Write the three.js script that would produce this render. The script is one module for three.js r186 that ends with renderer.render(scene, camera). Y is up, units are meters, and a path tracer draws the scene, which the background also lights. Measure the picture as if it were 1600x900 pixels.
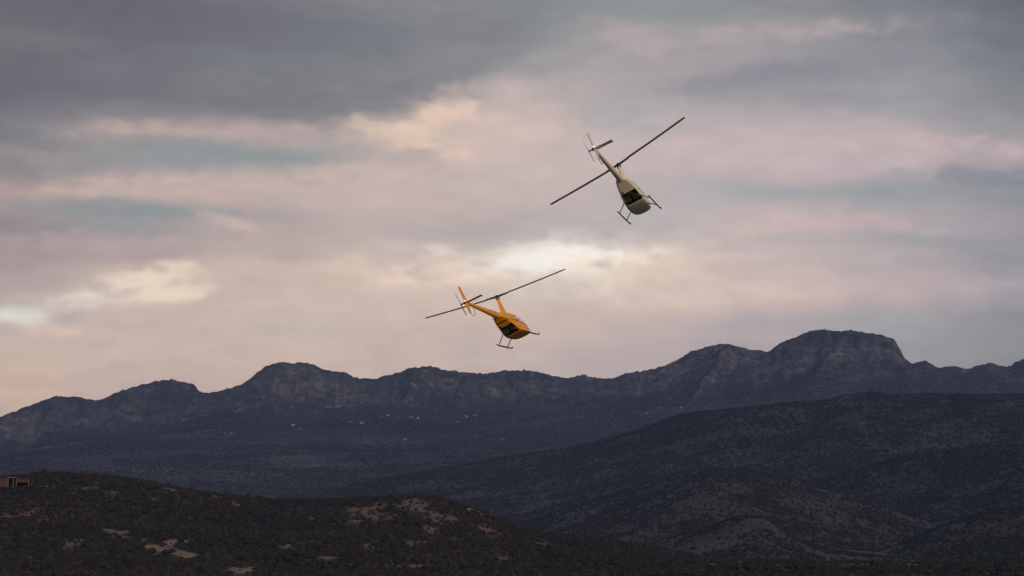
import * as THREE from 'three';
import { mergeGeometries } from 'three/addons/utils/BufferGeometryUtils.js';

// ───────────────────────── camera, sky, sun, exposure ─────────────────────────
const FOCAL = 2000, PITCH = Math.atan(450 / FOCAL), EYE = 1.7;      // focal length on a 1600 x 900 plate
const scene = new THREE.Scene();
const camera = new THREE.PerspectiveCamera(2 * Math.atan(450 / FOCAL) * 180 / Math.PI, 16 / 9, 1, 60000);
camera.position.set(0, EYE, 0);
camera.rotation.set(PITCH, 0, 0);
camera.updateMatrixWorld();

const renderer = new THREE.WebGLRenderer({ antialias: true });
renderer.setSize(1024, 576);
renderer.toneMapping = THREE.LinearToneMapping;
renderer.toneMappingExposure = 1;
renderer.shadowMap.enabled = true;

const SUN_DIR = new THREE.Vector3(0.5, 0.3, 0.81).normalize();    // behind the viewer's right shoulder, veiled by cloud
const sun = new THREE.DirectionalLight(new THREE.Color(1.0, 0.76, 0.5), 1.6);
sun.position.copy(SUN_DIR).multiplyScalar(400).add(new THREE.Vector3(0, 20, -80));
sun.target.position.set(0, 20, -80);
sun.castShadow = true;
sun.shadow.radius = 20;
sun.shadow.camera.left = -60; sun.shadow.camera.right = 60; sun.shadow.camera.top = 60; sun.shadow.camera.bottom = -60; sun.shadow.camera.far = 1000;
scene.add(sun, sun.target);

// seeded random and gradient noise
function rng(seed) { let s = seed >>> 0; return () => { s = (s + 0x6D2B79F5) | 0; let t = Math.imul(s ^ (s >>> 15), 1 | s); t = (t + Math.imul(t ^ (t >>> 7), 61 | t)) ^ t; return ((t ^ (t >>> 14)) >>> 0) / 4294967296; }; }
const PERM = new Uint8Array(512), GX = new Float32Array(256), GY = new Float32Array(256), GZ = new Float32Array(256);
{ const r = rng(7); const p = [...Array(256).keys()]; for (let i = 255; i > 0; i--) { const j = Math.floor(r() * (i + 1)); [p[i], p[j]] = [p[j], p[i]]; }
  for (let i = 0; i < 512; i++) PERM[i] = p[i & 255];
  for (let i = 0; i < 256; i++) { const z = r() * 2 - 1, a = r() * 6.2832, q = Math.sqrt(1 - z * z); GX[i] = q * Math.cos(a) * 1.5; GY[i] = q * Math.sin(a) * 1.5; GZ[i] = z * 1.5; } }
function noise(x, y, z) {
  const X = Math.floor(x), Y = Math.floor(y), Z = Math.floor(z), fx = x - X, fy = y - Y, fz = z - Z, a = X & 255, b = Y & 255, c = Z & 255;
  const u = fx * fx * fx * (fx * (fx * 6 - 15) + 10), v = fy * fy * fy * (fy * (fy * 6 - 15) + 10), w = fz * fz * fz * (fz * (fz * 6 - 15) + 10);
  const h = (i, j, k, px, py, pz) => { const g = PERM[PERM[PERM[(a + i) & 255] + ((b + j) & 255)] + ((c + k) & 255)]; return GX[g] * px + GY[g] * py + GZ[g] * pz; };
  const l = (t, p, q) => p + t * (q - p);
  return l(w, l(v, l(u, h(0, 0, 0, fx, fy, fz), h(1, 0, 0, fx - 1, fy, fz)), l(u, h(0, 1, 0, fx, fy - 1, fz), h(1, 1, 0, fx - 1, fy - 1, fz))),
    l(v, l(u, h(0, 0, 1, fx, fy, fz - 1), h(1, 0, 1, fx - 1, fy, fz - 1)), l(u, h(0, 1, 1, fx, fy - 1, fz - 1), h(1, 1, 1, fx - 1, fy - 1, fz - 1))));
}
function fbm(x, y, z, o = 4) { let s = 0, a = 0.5, f = 1; for (let i = 0; i < o; i++) { s += a * noise(x * f, y * f, z * f); a *= 0.5; f *= 2.03; } return s; }
const clamp = (x, a, b) => x < a ? a : x > b ? b : x, mix = (a, b, t) => a + (b - a) * t;
const smooth = (a, b, x) => { const t = clamp((x - a) / (b - a), 0, 1); return t * t * (3 - 2 * t); };
const lin = c => { c /= 255; return c <= 0.04045 ? c / 12.92 : ((c + 0.055) / 1.055) ** 2.4; };

// the cloud deck as radiance over direction; (s, t) are tangent coordinates about the viewing azimuth, in 1/2000 radian
const SKY_ROWS = [0, 50, 100, 150, 200, 250, 300, 350, 400, 450, 500, 550, 600];
const SKY_GRID = [
  [[103, 105, 115], [106, 107, 118], [119, 121, 127], [132, 137, 139], [141, 148, 148], [145, 152, 152], [141, 145, 148], [127, 131, 138], [106, 111, 120]],
  [[112, 112, 117], [107, 108, 120], [115, 117, 128], [127, 131, 136], [145, 149, 151], [165, 163, 164], [158, 157, 161], [139, 142, 148], [112, 117, 126]],
  [[111, 111, 118], [115, 117, 123], [121, 124, 130], [126, 130, 134], [158, 158, 159], [173, 166, 168], [164, 160, 164], [149, 151, 156], [122, 128, 136]],
  [[108, 109, 119], [119, 118, 125], [127, 128, 131], [133, 135, 137], [194, 180, 177], [180, 172, 172], [155, 153, 159], [159, 160, 163], [136, 140, 145]],
  [[125, 127, 130], [159, 149, 149], [170, 157, 155], [200, 180, 170], [212, 191, 182], [189, 179, 179], [196, 181, 180], [188, 175, 176], [156, 152, 156]],
  [[135, 136, 137], [146, 150, 151], [155, 160, 158], [186, 172, 169], [203, 185, 180], [196, 182, 180], [203, 184, 184], [196, 179, 180], [177, 165, 168]],
  [[172, 152, 150], [188, 167, 162], [196, 176, 167], [203, 182, 174], [203, 185, 179], [196, 182, 179], [183, 175, 176], [163, 164, 167], [144, 149, 153]],
  [[155, 144, 145], [158, 156, 155], [185, 169, 164], [197, 179, 173], [192, 180, 177], [189, 182, 180], [196, 181, 180], [186, 173, 175], [162, 157, 162]],
  [[172, 154, 152], [185, 167, 161], [198, 179, 168], [212, 191, 177], [222, 205, 191], [220, 202, 186], [203, 186, 181], [183, 173, 174], [153, 154, 158]],
  [[187, 171, 166], [214, 194, 178], [210, 190, 174], [216, 196, 180], [225, 204, 186], [223, 200, 185], [216, 193, 184], [197, 178, 178], [169, 162, 167]],
  [[208, 190, 177], [214, 191, 176], [215, 193, 176], [217, 195, 178], [212, 191, 178], [208, 188, 179], [197, 179, 175], [169, 167, 169], [149, 151, 153]],
  [[217, 194, 173], [217, 194, 175], [215, 192, 173], [214, 191, 176], [208, 188, 177], [199, 181, 175], [184, 172, 171], [161, 162, 163], [149, 152, 153]],
  [[223, 194, 170], [215, 190, 173], [212, 188, 173], [212, 189, 174], [208, 187, 176], [197, 179, 173], [180, 171, 169], [155, 157, 158], [145, 149, 150]]];
// cloud streaks and gaps: centre s, t, half width, half height, tilt (degrees), colour, strength
const STREAKS = [
  [690, 178, 50, 20, -12, [244, 210, 179], 0.8], [640, 214, 95, 20, 12, [230, 204, 180], 0.7], [760, 170, 90, 34, 0, [208, 188, 182], 0.5],
  [350, 206, 200, 16, 1, [192, 171, 166], 0.6], [290, 290, 270, 17, -2, [202, 178, 170], 0.6], [560, 266, 170, 17, 1, [211, 187, 174], 0.5],
  [230, 327, 210, 14, 2, [136, 150, 152], 0.65], [330, 241, 190, 14, 1, [142, 154, 154], 0.65], [360, 345, 45, 12, 20, [211, 187, 174], 0.5], [120, 248, 120, 12, 4, [169, 152, 152], 0.4],
  [140, 375, 160, 14, 2, [190, 169, 165], 0.45],
  [885, 408, 120, 30, -3, [255, 254, 244], 1.0], [840, 398, 60, 18, 0, [252, 246, 236], 0.7], [665, 393, 36, 11, 5, [239, 226, 211], 0.7], [700, 428, 130, 20, 4, [243, 220, 198], 0.6], [960, 424, 70, 22, 0, [249, 231, 205], 0.7],
  [1050, 445, 150, 30, 0, [229, 207, 188], 0.55], [1205, 357, 75, 14, -10, [214, 192, 180], 0.55], [1010, 372, 130, 14, 0, [212, 193, 183], 0.4], [740, 372, 130, 14, 2, [177, 172, 172], 0.5],
  [225, 438, 80, 16, -12, [243, 224, 201], 0.8], [255, 460, 62, 13, -10, [249, 229, 200], 0.7], [40, 492, 62, 11, 5, [227, 227, 216], 0.85], [135, 470, 75, 11, -8, [229, 216, 203], 0.6], [85, 513, 50, 11, 8, [237, 207, 181], 0.5], [112, 493, 30, 9, 0, [186, 174, 174], 0.6],
  [400, 420, 120, 12, -2, [214, 194, 178], 0.5],
  [1560, 275, 130, 20, 0, [128, 136, 147], 0.65], [1490, 226, 170, 15, 2, [206, 181, 181], 0.55], [1340, 355, 170, 14, 4, [201, 179, 179], 0.5], [1500, 378, 130, 12, 3, [146, 155, 160], 0.55], [1440, 440, 160, 12, 2, [199, 180, 180], 0.4],
  [1220, 112, 190, 20, -8, [139, 141, 152], 0.65], [1220, 50, 170, 15, -3, [182, 167, 167], 0.6], [975, 52, 75, 18, 20, [187, 170, 170], 0.55], [960, 18, 170, 16, 0, [136, 146, 147], 0.5], [935, 178, 55, 22, 0, [165, 171, 174], 0.6],
  [1100, 300, 160, 22, 0, [172, 172, 176], 0.4], [1380, 300, 190, 16, 2, [155, 160, 166], 0.45], [1300, 500, 200, 14, -3, [172, 171, 173], 0.4], [1240, 415, 120, 20, -4, [208, 187, 180], 0.4],
  [1480, 180, 170, 16, 6, [149, 153, 158], 0.45], [480, 60, 220, 22, 0, [113, 115, 128], 0.4], [240, 25, 200, 22, 2, [101, 103, 116], 0.4], [60, 62, 90, 16, 6, [124, 122, 122], 0.4], [60, 135, 120, 16, 0, [101, 103, 116], 0.4]];
// lower edge of the dark sheet, from which the bright break-up hangs
const DECK = [[-400, 172], [0, 172], [250, 178], [400, 190], [500, 197], [580, 192], [640, 176], [700, 152], [740, 128], [800, 98], [860, 62], [920, 20], [980, -40], [1200, -200]];
function deckEdge(s) { for (let i = 1; i < DECK.length; i++) if (s < DECK[i][0]) { const [a, b] = [DECK[i - 1], DECK[i]]; return mix(a[1], b[1], clamp((s - a[0]) / (b[0] - a[0]), 0, 1)); } return -400; }
function skyColour(az, el, out) {
  const dx = Math.cos(el) * Math.sin(az), dy = Math.sin(el), dz = -Math.cos(el) * Math.cos(az);
  // broad sheets of cloud all round: streaks flattened by perspective
  const k = 1 / (dy + 0.16), cx = dx * k, cz = dz * k;
  const n1 = fbm(cx * 1.3 + 3, cz * 2.6, 0.3, 4), n2 = fbm(cx * 0.7 - 5, cz * 1.5 + 9, 4.1, 3);
  const lift = 0.22 + 0.2 * Math.exp(-el * 5.2) + n1 * 0.2;
  const warm = clamp(0.5 + n2 * 1.3 - el * 0.5, 0, 1);
  let r = lift * mix(0.9, 1.05, warm), g = lift * mix(0.98, 0.97, warm), b = lift * mix(1.1, 1.0, warm);
  const cs = dx * SUN_DIR.x + dy * SUN_DIR.y + dz * SUN_DIR.z;                     // the veiled sun's glow through the cloud
  const glow = 0.75 * Math.exp((cs - 1) * 14) * (1 + n1 * 0.8);
  r += glow; g += glow * 0.78; b += glow * 0.56;
  const f = Math.cos(el) * Math.cos(az), zc = f * Math.cos(PITCH) + dy * Math.sin(PITCH);
  if (zc > 0.5) {
    let s = 800 + FOCAL * dx / zc, t = 450 - FOCAL * (dy * Math.cos(PITCH) - f * Math.sin(PITCH)) / zc;
    const near = (1 - smooth(900, 1900, Math.abs(s - 800))) * (1 - smooth(60, 800, -t));
    if (near > 0) {
      const w1 = fbm(s / 210, t / 70, 1.7, 4), w2 = fbm(s / 160 + 7, t / 48, 5.2, 4), fine = fbm(s / 70, t / 24, 2.2, 5), fluff = fbm(s / 46, t / 34, 8.8, 3), wisp = fbm(s / 34 + fluff, t / 15, 14.2, 5);
      const ws = s + w1 * 60, wt = t + w2 * 20 + fluff * 6;
      const gi = clamp(ws / 200, 0, 7.999), gj = clamp(wt / 50, 0, 11.999), i = Math.floor(gi), j = Math.floor(gj);
      const u = smooth(0, 1, gi - i), v = smooth(0, 1, gj - j);
      const c = [0, 1, 2].map(q => mix(mix(lin(SKY_GRID[j][i][q]), lin(SKY_GRID[j][i + 1][q]), u), mix(lin(SKY_GRID[j + 1][i][q]), lin(SKY_GRID[j + 1][i + 1][q]), u), v));
      const e = deckEdge(s + fluff * 26) + w2 * 26 + fluff * 16 - t, deck = smooth(-22, 26, e) * smooth(1000, 700, s) * smooth(-200, -20, t);
      const dc = mix(0.205, 0.25, smooth(300, 800, s)) * (1 + w1 * 0.18);
      if (deck > 0) { c[0] = mix(c[0], Math.min(c[0], dc * 0.97), deck); c[1] = mix(c[1], Math.min(c[1], dc), deck); c[2] = mix(c[2], Math.min(c[2], dc * 1.07), deck); }
      for (const [bs, bt, rw, rh, tilt, col, amt] of STREAKS) {
        const a = tilt * Math.PI / 180, px = ws + fluff * 22 - bs, py = t + w2 * rh * 1.1 + fluff * rh * 0.7 - bt;
        const X = (px * Math.cos(a) + py * Math.sin(a)) / rw, Y = (-px * Math.sin(a) + py * Math.cos(a)) / rh, d = X * X + Y * Y;
        if (d > 5) continue;
        const E = Math.exp(-d * 0.8) * (1 + fine * 0.9 + wisp * 1.1), m = Math.min(1, amt * 1.12) * (amt >= 0.7 ? smooth(0.02, 0.95, E) : smooth(0.0, 1.0, E));
        for (let q = 0; q < 3; q++) c[q] = mix(c[q], lin(col[q]), m);
      }
      const gain = mix(1.05, 1.11, smooth(100, 260, t)) + fine * 0.13 + wisp * 0.07 + w1 * 0.06, band = fbm(s / 330 + 3, t / 30 + w1 * 1.2, 11.3, 4) * 0.16 * smooth(120, 230, t + s * 0.02);
      c[0] *= 1.02 + band; c[1] *= 0.99 + band * 0.4; c[2] *= 0.97 - band * 0.05;
      { const L = (c[0] + c[1] + c[2]) / 3; for (let q = 0; q < 3; q++) c[q] = mix(L, c[q], 0.86); }
      r = mix(r, c[0] * gain, near); g = mix(g, c[1] * (1 + (gain - 1) * 0.95), near); b = mix(b, c[2] * (1 + (gain - 1) * 0.9), near);
    }
  }
  out[0] = Math.max(r, 0.03); out[1] = Math.max(g, 0.03); out[2] = Math.max(b, 0.03);
}
{
  const W = 4096, H = 2048, data = new Float32Array(W * H * 4), o = [0, 0, 0];
  for (let y = 0; y < H; y++) {
    const el = ((y + 0.5) / H - 0.5) * Math.PI;
    for (let x = 0; x < W; x++) {
      const k = (y * W + x) * 4;
      if (el < -0.01) { data[k] = 0.06; data[k + 1] = 0.06; data[k + 2] = 0.065; data[k + 3] = 1; continue; }
      skyColour(((x + 0.5) / W - 0.5) * 2 * Math.PI + Math.PI / 2, el, o);        // column angle is atan2(z, x); azimuth runs from -Z towards +X
      data[k] = o[0]; data[k + 1] = o[1]; data[k + 2] = o[2]; data[k + 3] = 1;
    }
  }
  const sky = new THREE.DataTexture(data, W, H, THREE.RGBAFormat, THREE.FloatType);
  sky.mapping = THREE.EquirectangularReflectionMapping;
  sky.colorSpace = THREE.LinearSRGBColorSpace;
  sky.magFilter = THREE.LinearFilter; sky.minFilter = THREE.LinearFilter;
  sky.needsUpdate = true;
  scene.background = sky;
  scene.environment = sky;
}
scene.fog = new THREE.FogExp2(new THREE.Color(0.3, 0.44, 1.0), 0.000062);

// ───────────────────────── helpers ─────────────────────────
const taken = {};
function numbered(n) { taken[n] = (taken[n] ?? -1) + 1; return taken[n] ? `${n}_${String(taken[n]).padStart(3, '0')}` : n; }
function tag(o, label, category, group, kind) { o.userData.label = label; o.userData.category = category; if (group) o.userData.group = group; if (kind) o.userData.kind = kind; return o; }
function mesh(name, geometry, material, parent) { const m = new THREE.Mesh(geometry, material); m.name = parent && parent !== scene ? name : numbered(name); m.castShadow = m.receiveShadow = true; (parent || scene).add(m); return m; }
const mat = (r, g, b, roughness = 0.8, extra = {}) => new THREE.MeshPhysicalMaterial({ color: new THREE.Color().setRGB(r, g, b), roughness, ...extra });
const merge = gs => mergeGeometries(gs.map(g => { const n = g.index ? g.toNonIndexed() : g; for (const a of Object.keys(n.attributes)) if (!['position', 'normal'].includes(a)) n.deleteAttribute(a); return n; }));
const box = (w, h, d, x = 0, y = 0, z = 0, ry = 0) => new THREE.BoxGeometry(w, h, d).rotateY(ry).translate(x, y, z);
function rod(a, b, r0, r1 = r0, n = 10) { const A = new THREE.Vector3(...a), B = new THREE.Vector3(...b), L = A.distanceTo(B); const g = new THREE.CylinderGeometry(r1, r0, L, n); g.applyQuaternion(new THREE.Quaternion().setFromUnitVectors(new THREE.Vector3(0, 1, 0), B.clone().sub(A).normalize())); const m = A.add(B).multiplyScalar(0.5); return g.translate(m.x, m.y, m.z); }
const tube = (pts, r, n = 24, s = 8) => new THREE.TubeGeometry(new THREE.CatmullRomCurve3(pts.map(p => new THREE.Vector3(...p)), false, 'catmullrom', 0.3), n, r, s);

// ───────────────────────── terrain ─────────────────────────
const K = 0.577;                                                     // ground metres per unit of r in the tables below
// a bearing on the plate -> azimuth and slope (rise per metre of ground distance)
function bearing(px, py) { const X = (px - 800) / FOCAL, Y = (450 - py) / FOCAL, f = Math.cos(PITCH) - Y * Math.sin(PITCH), y = Y * Math.cos(PITCH) + Math.sin(PITCH); return [Math.atan2(X, f), y / Math.hypot(X, f)]; }
function profile(pts) {                                              // monotone cubic through (azimuth, slope)
  const P = pts.map(p => bearing(...p)), n = P.length, d = [], m = [];
  for (let i = 0; i < n - 1; i++) d.push((P[i + 1][1] - P[i][1]) / (P[i + 1][0] - P[i][0]));
  for (let i = 0; i < n; i++) m.push(i === 0 ? d[0] : i === n - 1 ? d[n - 2] : d[i - 1] * d[i] <= 0 ? 0 : 2 * d[i - 1] * d[i] / (d[i - 1] + d[i]));
  return az => {
    if (az <= P[0][0]) return P[0][1]; if (az >= P[n - 1][0]) return P[n - 1][1];
    let i = 0; while (az > P[i + 1][0]) i++;
    const h = P[i + 1][0] - P[i][0], t = (az - P[i][0]) / h, t2 = t * t, t3 = t2 * t;
    return (2 * t3 - 3 * t2 + 1) * P[i][1] + (t3 - 2 * t2 + t) * h * m[i] + (3 * t2 - 2 * t3) * P[i + 1][1] + (t3 - t2) * h * m[i + 1];
  };
}
function makeHill({ name, label, lines, relief, colour, azMin = -19.5, azMax = 19.5, nAz, rows, warp }) {
  const L = lines.map(l => ({ r: l.r, at: l.pts ? (f => az => EYE + K * l.r * f(az))(profile(l.pts)) : () => l.h }));
  const heights = az => L.map(l => l.at(az));
  const base = (hs, r) => {
    if (r <= L[0].r) return hs[0]; if (r >= L[L.length - 1].r) return hs[L.length - 1];
    let i = 0; while (r > L[i + 1].r) i++;
    const sl = k => (hs[k + 1] - hs[k]) / (L[k + 1].r - L[k].r), tang = k => k === 0 ? sl(0) : k === L.length - 1 ? sl(k - 1) : sl(k - 1) * sl(k) <= 0 ? 0 : 2 * sl(k - 1) * sl(k) / (sl(k - 1) + sl(k));
    const h = L[i + 1].r - L[i].r, t = (r - L[i].r) / h, t2 = t * t, t3 = t2 * t;
    return (2 * t3 - 3 * t2 + 1) * hs[i] + (t3 - 2 * t2 + t) * h * tang(i) + (3 * t2 - 2 * t3) * hs[i + 1] + (t3 - t2) * h * tang(i + 1);
  };
  const heightAt = (az, r, hs = heights(az)) => base(hs, warp ? r + warp(az, r) : r) + relief(K * r * Math.sin(az), -r * Math.cos(az), r, az);
  const wide = d => Math.atan(Math.tan(d * Math.PI / 180) / K), a0 = wide(azMin), a1 = wide(azMax), R = [];
  for (const [from, to, n] of rows) for (let i = 0; i < n; i++) R.push(mix(from, to, i / n));
  R.push(rows[rows.length - 1][1]);
  const nR = R.length, pos = new Float32Array(nAz * nR * 3), col = new Float32Array(nAz * nR * 3), idx = new Uint32Array((nAz - 1) * (nR - 1) * 6);
  for (let i = 0; i < nAz; i++) {
    const az = mix(a0, a1, i / (nAz - 1)), hs = heights(az);
    for (let j = 0; j < nR; j++) { const k = (i * nR + j) * 3, r = R[j]; pos[k] = K * r * Math.sin(az); pos[k + 1] = heightAt(az, r, hs); pos[k + 2] = -K * r * Math.cos(az); }
  }
  let q = 0;
  for (let i = 0; i < nAz - 1; i++) for (let j = 0; j < nR - 1; j++) { const a = i * nR + j, b = a + nR; idx[q++] = a; idx[q++] = b; idx[q++] = a + 1; idx[q++] = b; idx[q++] = b + 1; idx[q++] = a + 1; }
  const g = new THREE.BufferGeometry();
  g.setAttribute('position', new THREE.BufferAttribute(pos, 3)); g.setIndex(new THREE.BufferAttribute(idx, 1)); g.computeVertexNormals();
  const nrm = g.attributes.normal.array, o = [0, 0, 0];
  for (let i = 0; i < nAz; i++) for (let j = 0; j < nR; j++) { const k = (i * nR + j) * 3; colour(pos[k], pos[k + 1], pos[k + 2] / K, Math.abs(nrm[k + 1]), mix(a0, a1, i / (nAz - 1)), R[j], o); col[k] = o[0]; col[k + 1] = o[1]; col[k + 2] = o[2]; }
  g.setAttribute('color', new THREE.BufferAttribute(col, 3));
  const m = mesh(name, g, new THREE.MeshStandardMaterial({ vertexColors: true, roughness: 0.97 }));
  tag(m, label, 'hill', null, 'structure');
  return { heightAt, r0: R[0], r1: R[nR - 1], a0, a1,
    hit(px, py, from = R[0], to = R[nR - 1]) { const [az, s] = bearing(px, py), hs = heights(az); for (let r = from; r < to; r += 2) if (heightAt(az, r, hs) >= EYE + K * r * s) return { az, r, x: K * r * Math.sin(az), y: heightAt(az, r, hs), z: -K * r * Math.cos(az) }; return null; } };
}
const blend = (o, c, t) => { o[0] = mix(o[0], c[0], t); o[1] = mix(o[1], c[1], t); o[2] = mix(o[2], c[2], t); };

{ // the plain everything stands on
  const g = new THREE.PlaneGeometry(12000, 9000, 60, 70).rotateX(-Math.PI / 2).translate(0, -0.4, -3000);
  tag(mesh('ground', g, mat(0.05, 0.045, 0.04, 0.97)), 'dark scrubby plain below the hills', 'ground', null, 'structure');
}

// far mountains
const CREST = [[-140, 712], [-60, 680], [0, 656], [20, 648], [45, 636], [85, 622], [110, 621], [155, 626], [175, 618], [200, 607], [235, 599], [268, 595], [290, 599], [303, 603], [314, 615], [330, 615], [355, 609], [375, 604], [400, 586], [418, 571], [440, 567.5], [470, 567], [490, 572], [510, 580], [535, 582], [555, 591], [580, 594], [610, 586], [640, 578], [670, 573], [690, 578], [720, 582], [760, 584], [800, 581], [835, 582], [860, 588], [885, 592], [920, 590], [945, 593], [953, 593], [980, 586], [1010, 580], [1035, 573], [1060, 562], [1085, 549], [1110, 541], [1130, 540], [1160, 544], [1195, 550], [1215, 540], [1240, 528], [1265, 520], [1292, 514], [1310, 517], [1345, 519], [1370, 522], [1395, 530], [1405, 543], [1414, 559], [1428, 566], [1447, 567], [1467, 575], [1489, 572], [1512, 576.5], [1535, 571], [1547, 567.5], [1568, 571], [1579, 572], [1591, 566], [1610, 560], [1700, 552], [1800, 560]];
const CLIFF_FOOT = [[-140, 730], [0, 702], [60, 690], [150, 668], [300, 652], [380, 640], [420, 632], [560, 630], [700, 627], [860, 627], [950, 622], [1050, 612], [1100, 603], [1195, 595], [1250, 585], [1300, 577], [1400, 575], [1440, 585], [1520, 597], [1600, 598], [1800, 598]];
const spurs = [[bearing(104, 0)[0], 8150, bearing(150, 0)[0], 7300, 0.0035, 34], [bearing(52, 0)[0], 8050, bearing(96, 0)[0], 7100, 0.003, 26], [bearing(250, 0)[0], 8200, bearing(210, 0)[0], 7600, 0.004, 22], [bearing(470, 0)[0], 8200, bearing(430, 0)[0], 7700, 0.004, 24], [bearing(660, 0)[0], 8200, bearing(640, 0)[0], 7600, 0.005, 24], [bearing(790, 0)[0], 8200, bearing(830, 0)[0], 7700, 0.004, 20], [bearing(1120, 0)[0], 8200, bearing(1060, 0)[0], 7400, 0.006, 32], [bearing(1300, 0)[0], 8200, bearing(1240, 0)[0], 7500, 0.007, 32]];
const rockA = (x, z, up, r) => { const n = fbm(x / 90, z / 60, 3.3, 5), m = fbm(x / 420, z / 300, 9.1, 3); return n * 1.0 + m * 1.1 + (up < 0.75 ? 0.45 : up < 0.86 ? 0.2 : 0) - (r < 7500 ? 0.28 : 0); };
const mountain = makeHill({
  name: 'mountain_ridge', label: 'long hazy blue grey mountain ridge with bare cliffs along the skyline',
  lines: [{ r: 4400, pts: [[-140, 815], [1800, 815]] }, { r: 5400, pts: [[-140, 752], [800, 745], [1800, 745]] }, { r: 6700, pts: [[-140, 728], [150, 700], [500, 690], [800, 682], [1100, 665], [1800, 650]] }, { r: 7750, pts: CLIFF_FOOT }, { r: 8150, pts: CREST.map(([x, y], i) => [x, mix(y, 640, 0.13)]) }, { r: 8300, pts: CREST }, { r: 9400, pts: CREST.map(([x, y]) => [x, y + 75]) }],
  nAz: 1420, rows: [[4400, 5400, 46], [5400, 6700, 66], [6700, 7700, 66], [7700, 8300, 120], [8300, 9400, 12]],
  warp: (az, r) => { const k = smooth(7400, 7850, r) * (1 - smooth(8180, 8290, r)), x = az * 8000 * K; return k * (130 * fbm(x / 150, r / 900, 2.4, 5) + 60 * (Math.abs(noise(x / 60, r / 500, 7.7)) - 0.3)); },
  relief: (x, z, r, az) => {
    let h = smooth(4400, 5600, r) * (1 - smooth(7900, 8290, r)) * (26 * fbm(x / 700, z / 700, 1.1, 5) + 7 * fbm(x / 90, z / 90, 4.2, 3)) + (r > 7700 && r < 8400 ? 14 * fbm(x / 70, z / 70, 6.2, 5) + 6 * noise(x / 17, z / 40, 2.2) : 0);
    for (const [az0, r0, az1, r1, w, amp] of spurs) { const t = (r0 - r) / (r0 - r1); if (t < -0.05 || t > 1.2) continue; const d = (az - mix(az0, az1, t) - 0.0028 * noise(r / 160, az0 * 50, 2)) / (w / K); h += amp * Math.exp(-Math.abs(d) * 1.6) * smooth(-0.05, 0.15, t) * (1 - smooth(0.75, 1.2, t)); }
    return h;
  },
  colour: (x, y, z, up, az, r, o) => {
    o[0] = 0.02; o[1] = 0.023; o[2] = 0.028;
    const n = rockA(x, z, up, r) + (r > 7600 ? 0.5 * fbm(az * 8000 * K / 16, y / 70, 3.9, 3) : 0), speck = noise(x / 13, z / 17, 5.5) + 0.6 * noise(x / 30, z / 40, 1.5);
    blend(o, [0.044, 0.047, 0.052], smooth(0.0, 0.4, n + speck * 0.35));
    blend(o, [0.092, 0.095, 0.1], smooth(0.4, 1.1, n + speck * 0.4));
    const f = fbm(x / 500, z / 160, 12.4, 4) + speck * 0.18;
    if (r < 7300) blend(o, [0.062, 0.067, 0.07], 0.7 * smooth(0.16, 0.34, f));
    const k = 1 + 0.22 * speck; o[0] *= k; o[1] *= k; o[2] *= k;
  },
});

// middle hills
const grassy = (dark, pale, soil, s) => (x, y, z, up, az, r, o) => {
  o[0] = dark[0]; o[1] = dark[1]; o[2] = dark[2];
  const n = fbm(x / (170 * s), z / (150 * s), 2.2, 5) * 1.3 + 0.28, speck = noise(x / 5, z / 9, 3.1) + 0.7 * noise(x / 14, z / 22, 8.3);
  blend(o, pale, smooth(-0.05, 0.45, n + speck * 0.3));
  const m = fbm(x / (110 * s) + 40, z / (60 * s), 6.6, 4) + speck * 0.12;
  blend(o, soil, 0.8 * smooth(0.22, 0.36, m));
  const k = 1 + 0.2 * speck; o[0] *= k; o[1] *= k; o[2] *= k;
};
const hillB = makeHill({
  name: 'wooded_hill', label: 'broad dark wooded hill rising to the right below the mountain ridge',
  lines: [{ r: 2900, h: -2 }, { r: 3300, pts: [[-140, 850], [400, 838], [800, 812], [1000, 775], [1300, 765], [1600, 740], [1800, 735]] }, { r: 3800, pts: [[-140, 825], [400, 812], [700, 768], [900, 740], [1066, 700], [1240, 682], [1400, 668], [1800, 660]] }, { r: 4300, pts: [[-140, 812], [200, 802], [400, 788], [600, 748], [700, 731], [800, 714], [867, 704], [955, 684], [1022, 664], [1066, 650], [1120, 645], [1200, 637], [1240, 633], [1290, 628], [1330, 619], [1360, 616], [1400, 618], [1450, 619], [1500, 618], [1600, 618], [1800, 612]] }, { r: 5000, pts: [[-140, 850], [800, 760], [1800, 680]] }],
  nAz: 1060, rows: [[2900, 3300, 36], [3300, 4300, 150], [4300, 5000, 12]],
  relief: (x, z, r) => smooth(2900, 3300, r) * (1 - 0.65 * smooth(4050, 4290, r)) * (26 * fbm(x / 300, z / 380, 3.1, 5) + 3 * fbm(x / 45, z / 45, 1.3, 3)),
  colour: grassy([0.017, 0.02, 0.023], [0.029, 0.034, 0.039], [0.042, 0.043, 0.046], 1.0),
});
const hillD = makeHill({
  name: 'wooded_hill', label: 'dark wooded shoulder running in from the right edge under the broad hill',
  lines: [{ r: 2350, h: -2 }, { r: 2600, pts: [[1000, 895], [1250, 860], [1400, 842], [1600, 822], [1800, 815]] }, { r: 3150, pts: [[1000, 840], [1150, 795], [1250, 766], [1344, 737], [1418, 714], [1493, 704], [1600, 694], [1800, 684]] }, { r: 3500, pts: [[1000, 890], [1300, 820], [1800, 790]] }],
  azMin: 3.5, nAz: 540, rows: [[2350, 2600, 24], [2600, 3150, 110], [3150, 3500, 10]],
  relief: (x, z, r) => smooth(2350, 2600, r) * (1 - 0.65 * smooth(3000, 3140, r)) * (19 * fbm(x / 200, z / 260, 5.7, 5) + 2 * fbm(x / 40, z / 40, 2.3, 3)),
  colour: grassy([0.014, 0.016, 0.019], [0.029, 0.033, 0.036], [0.04, 0.039, 0.039], 0.8),
});
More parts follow.
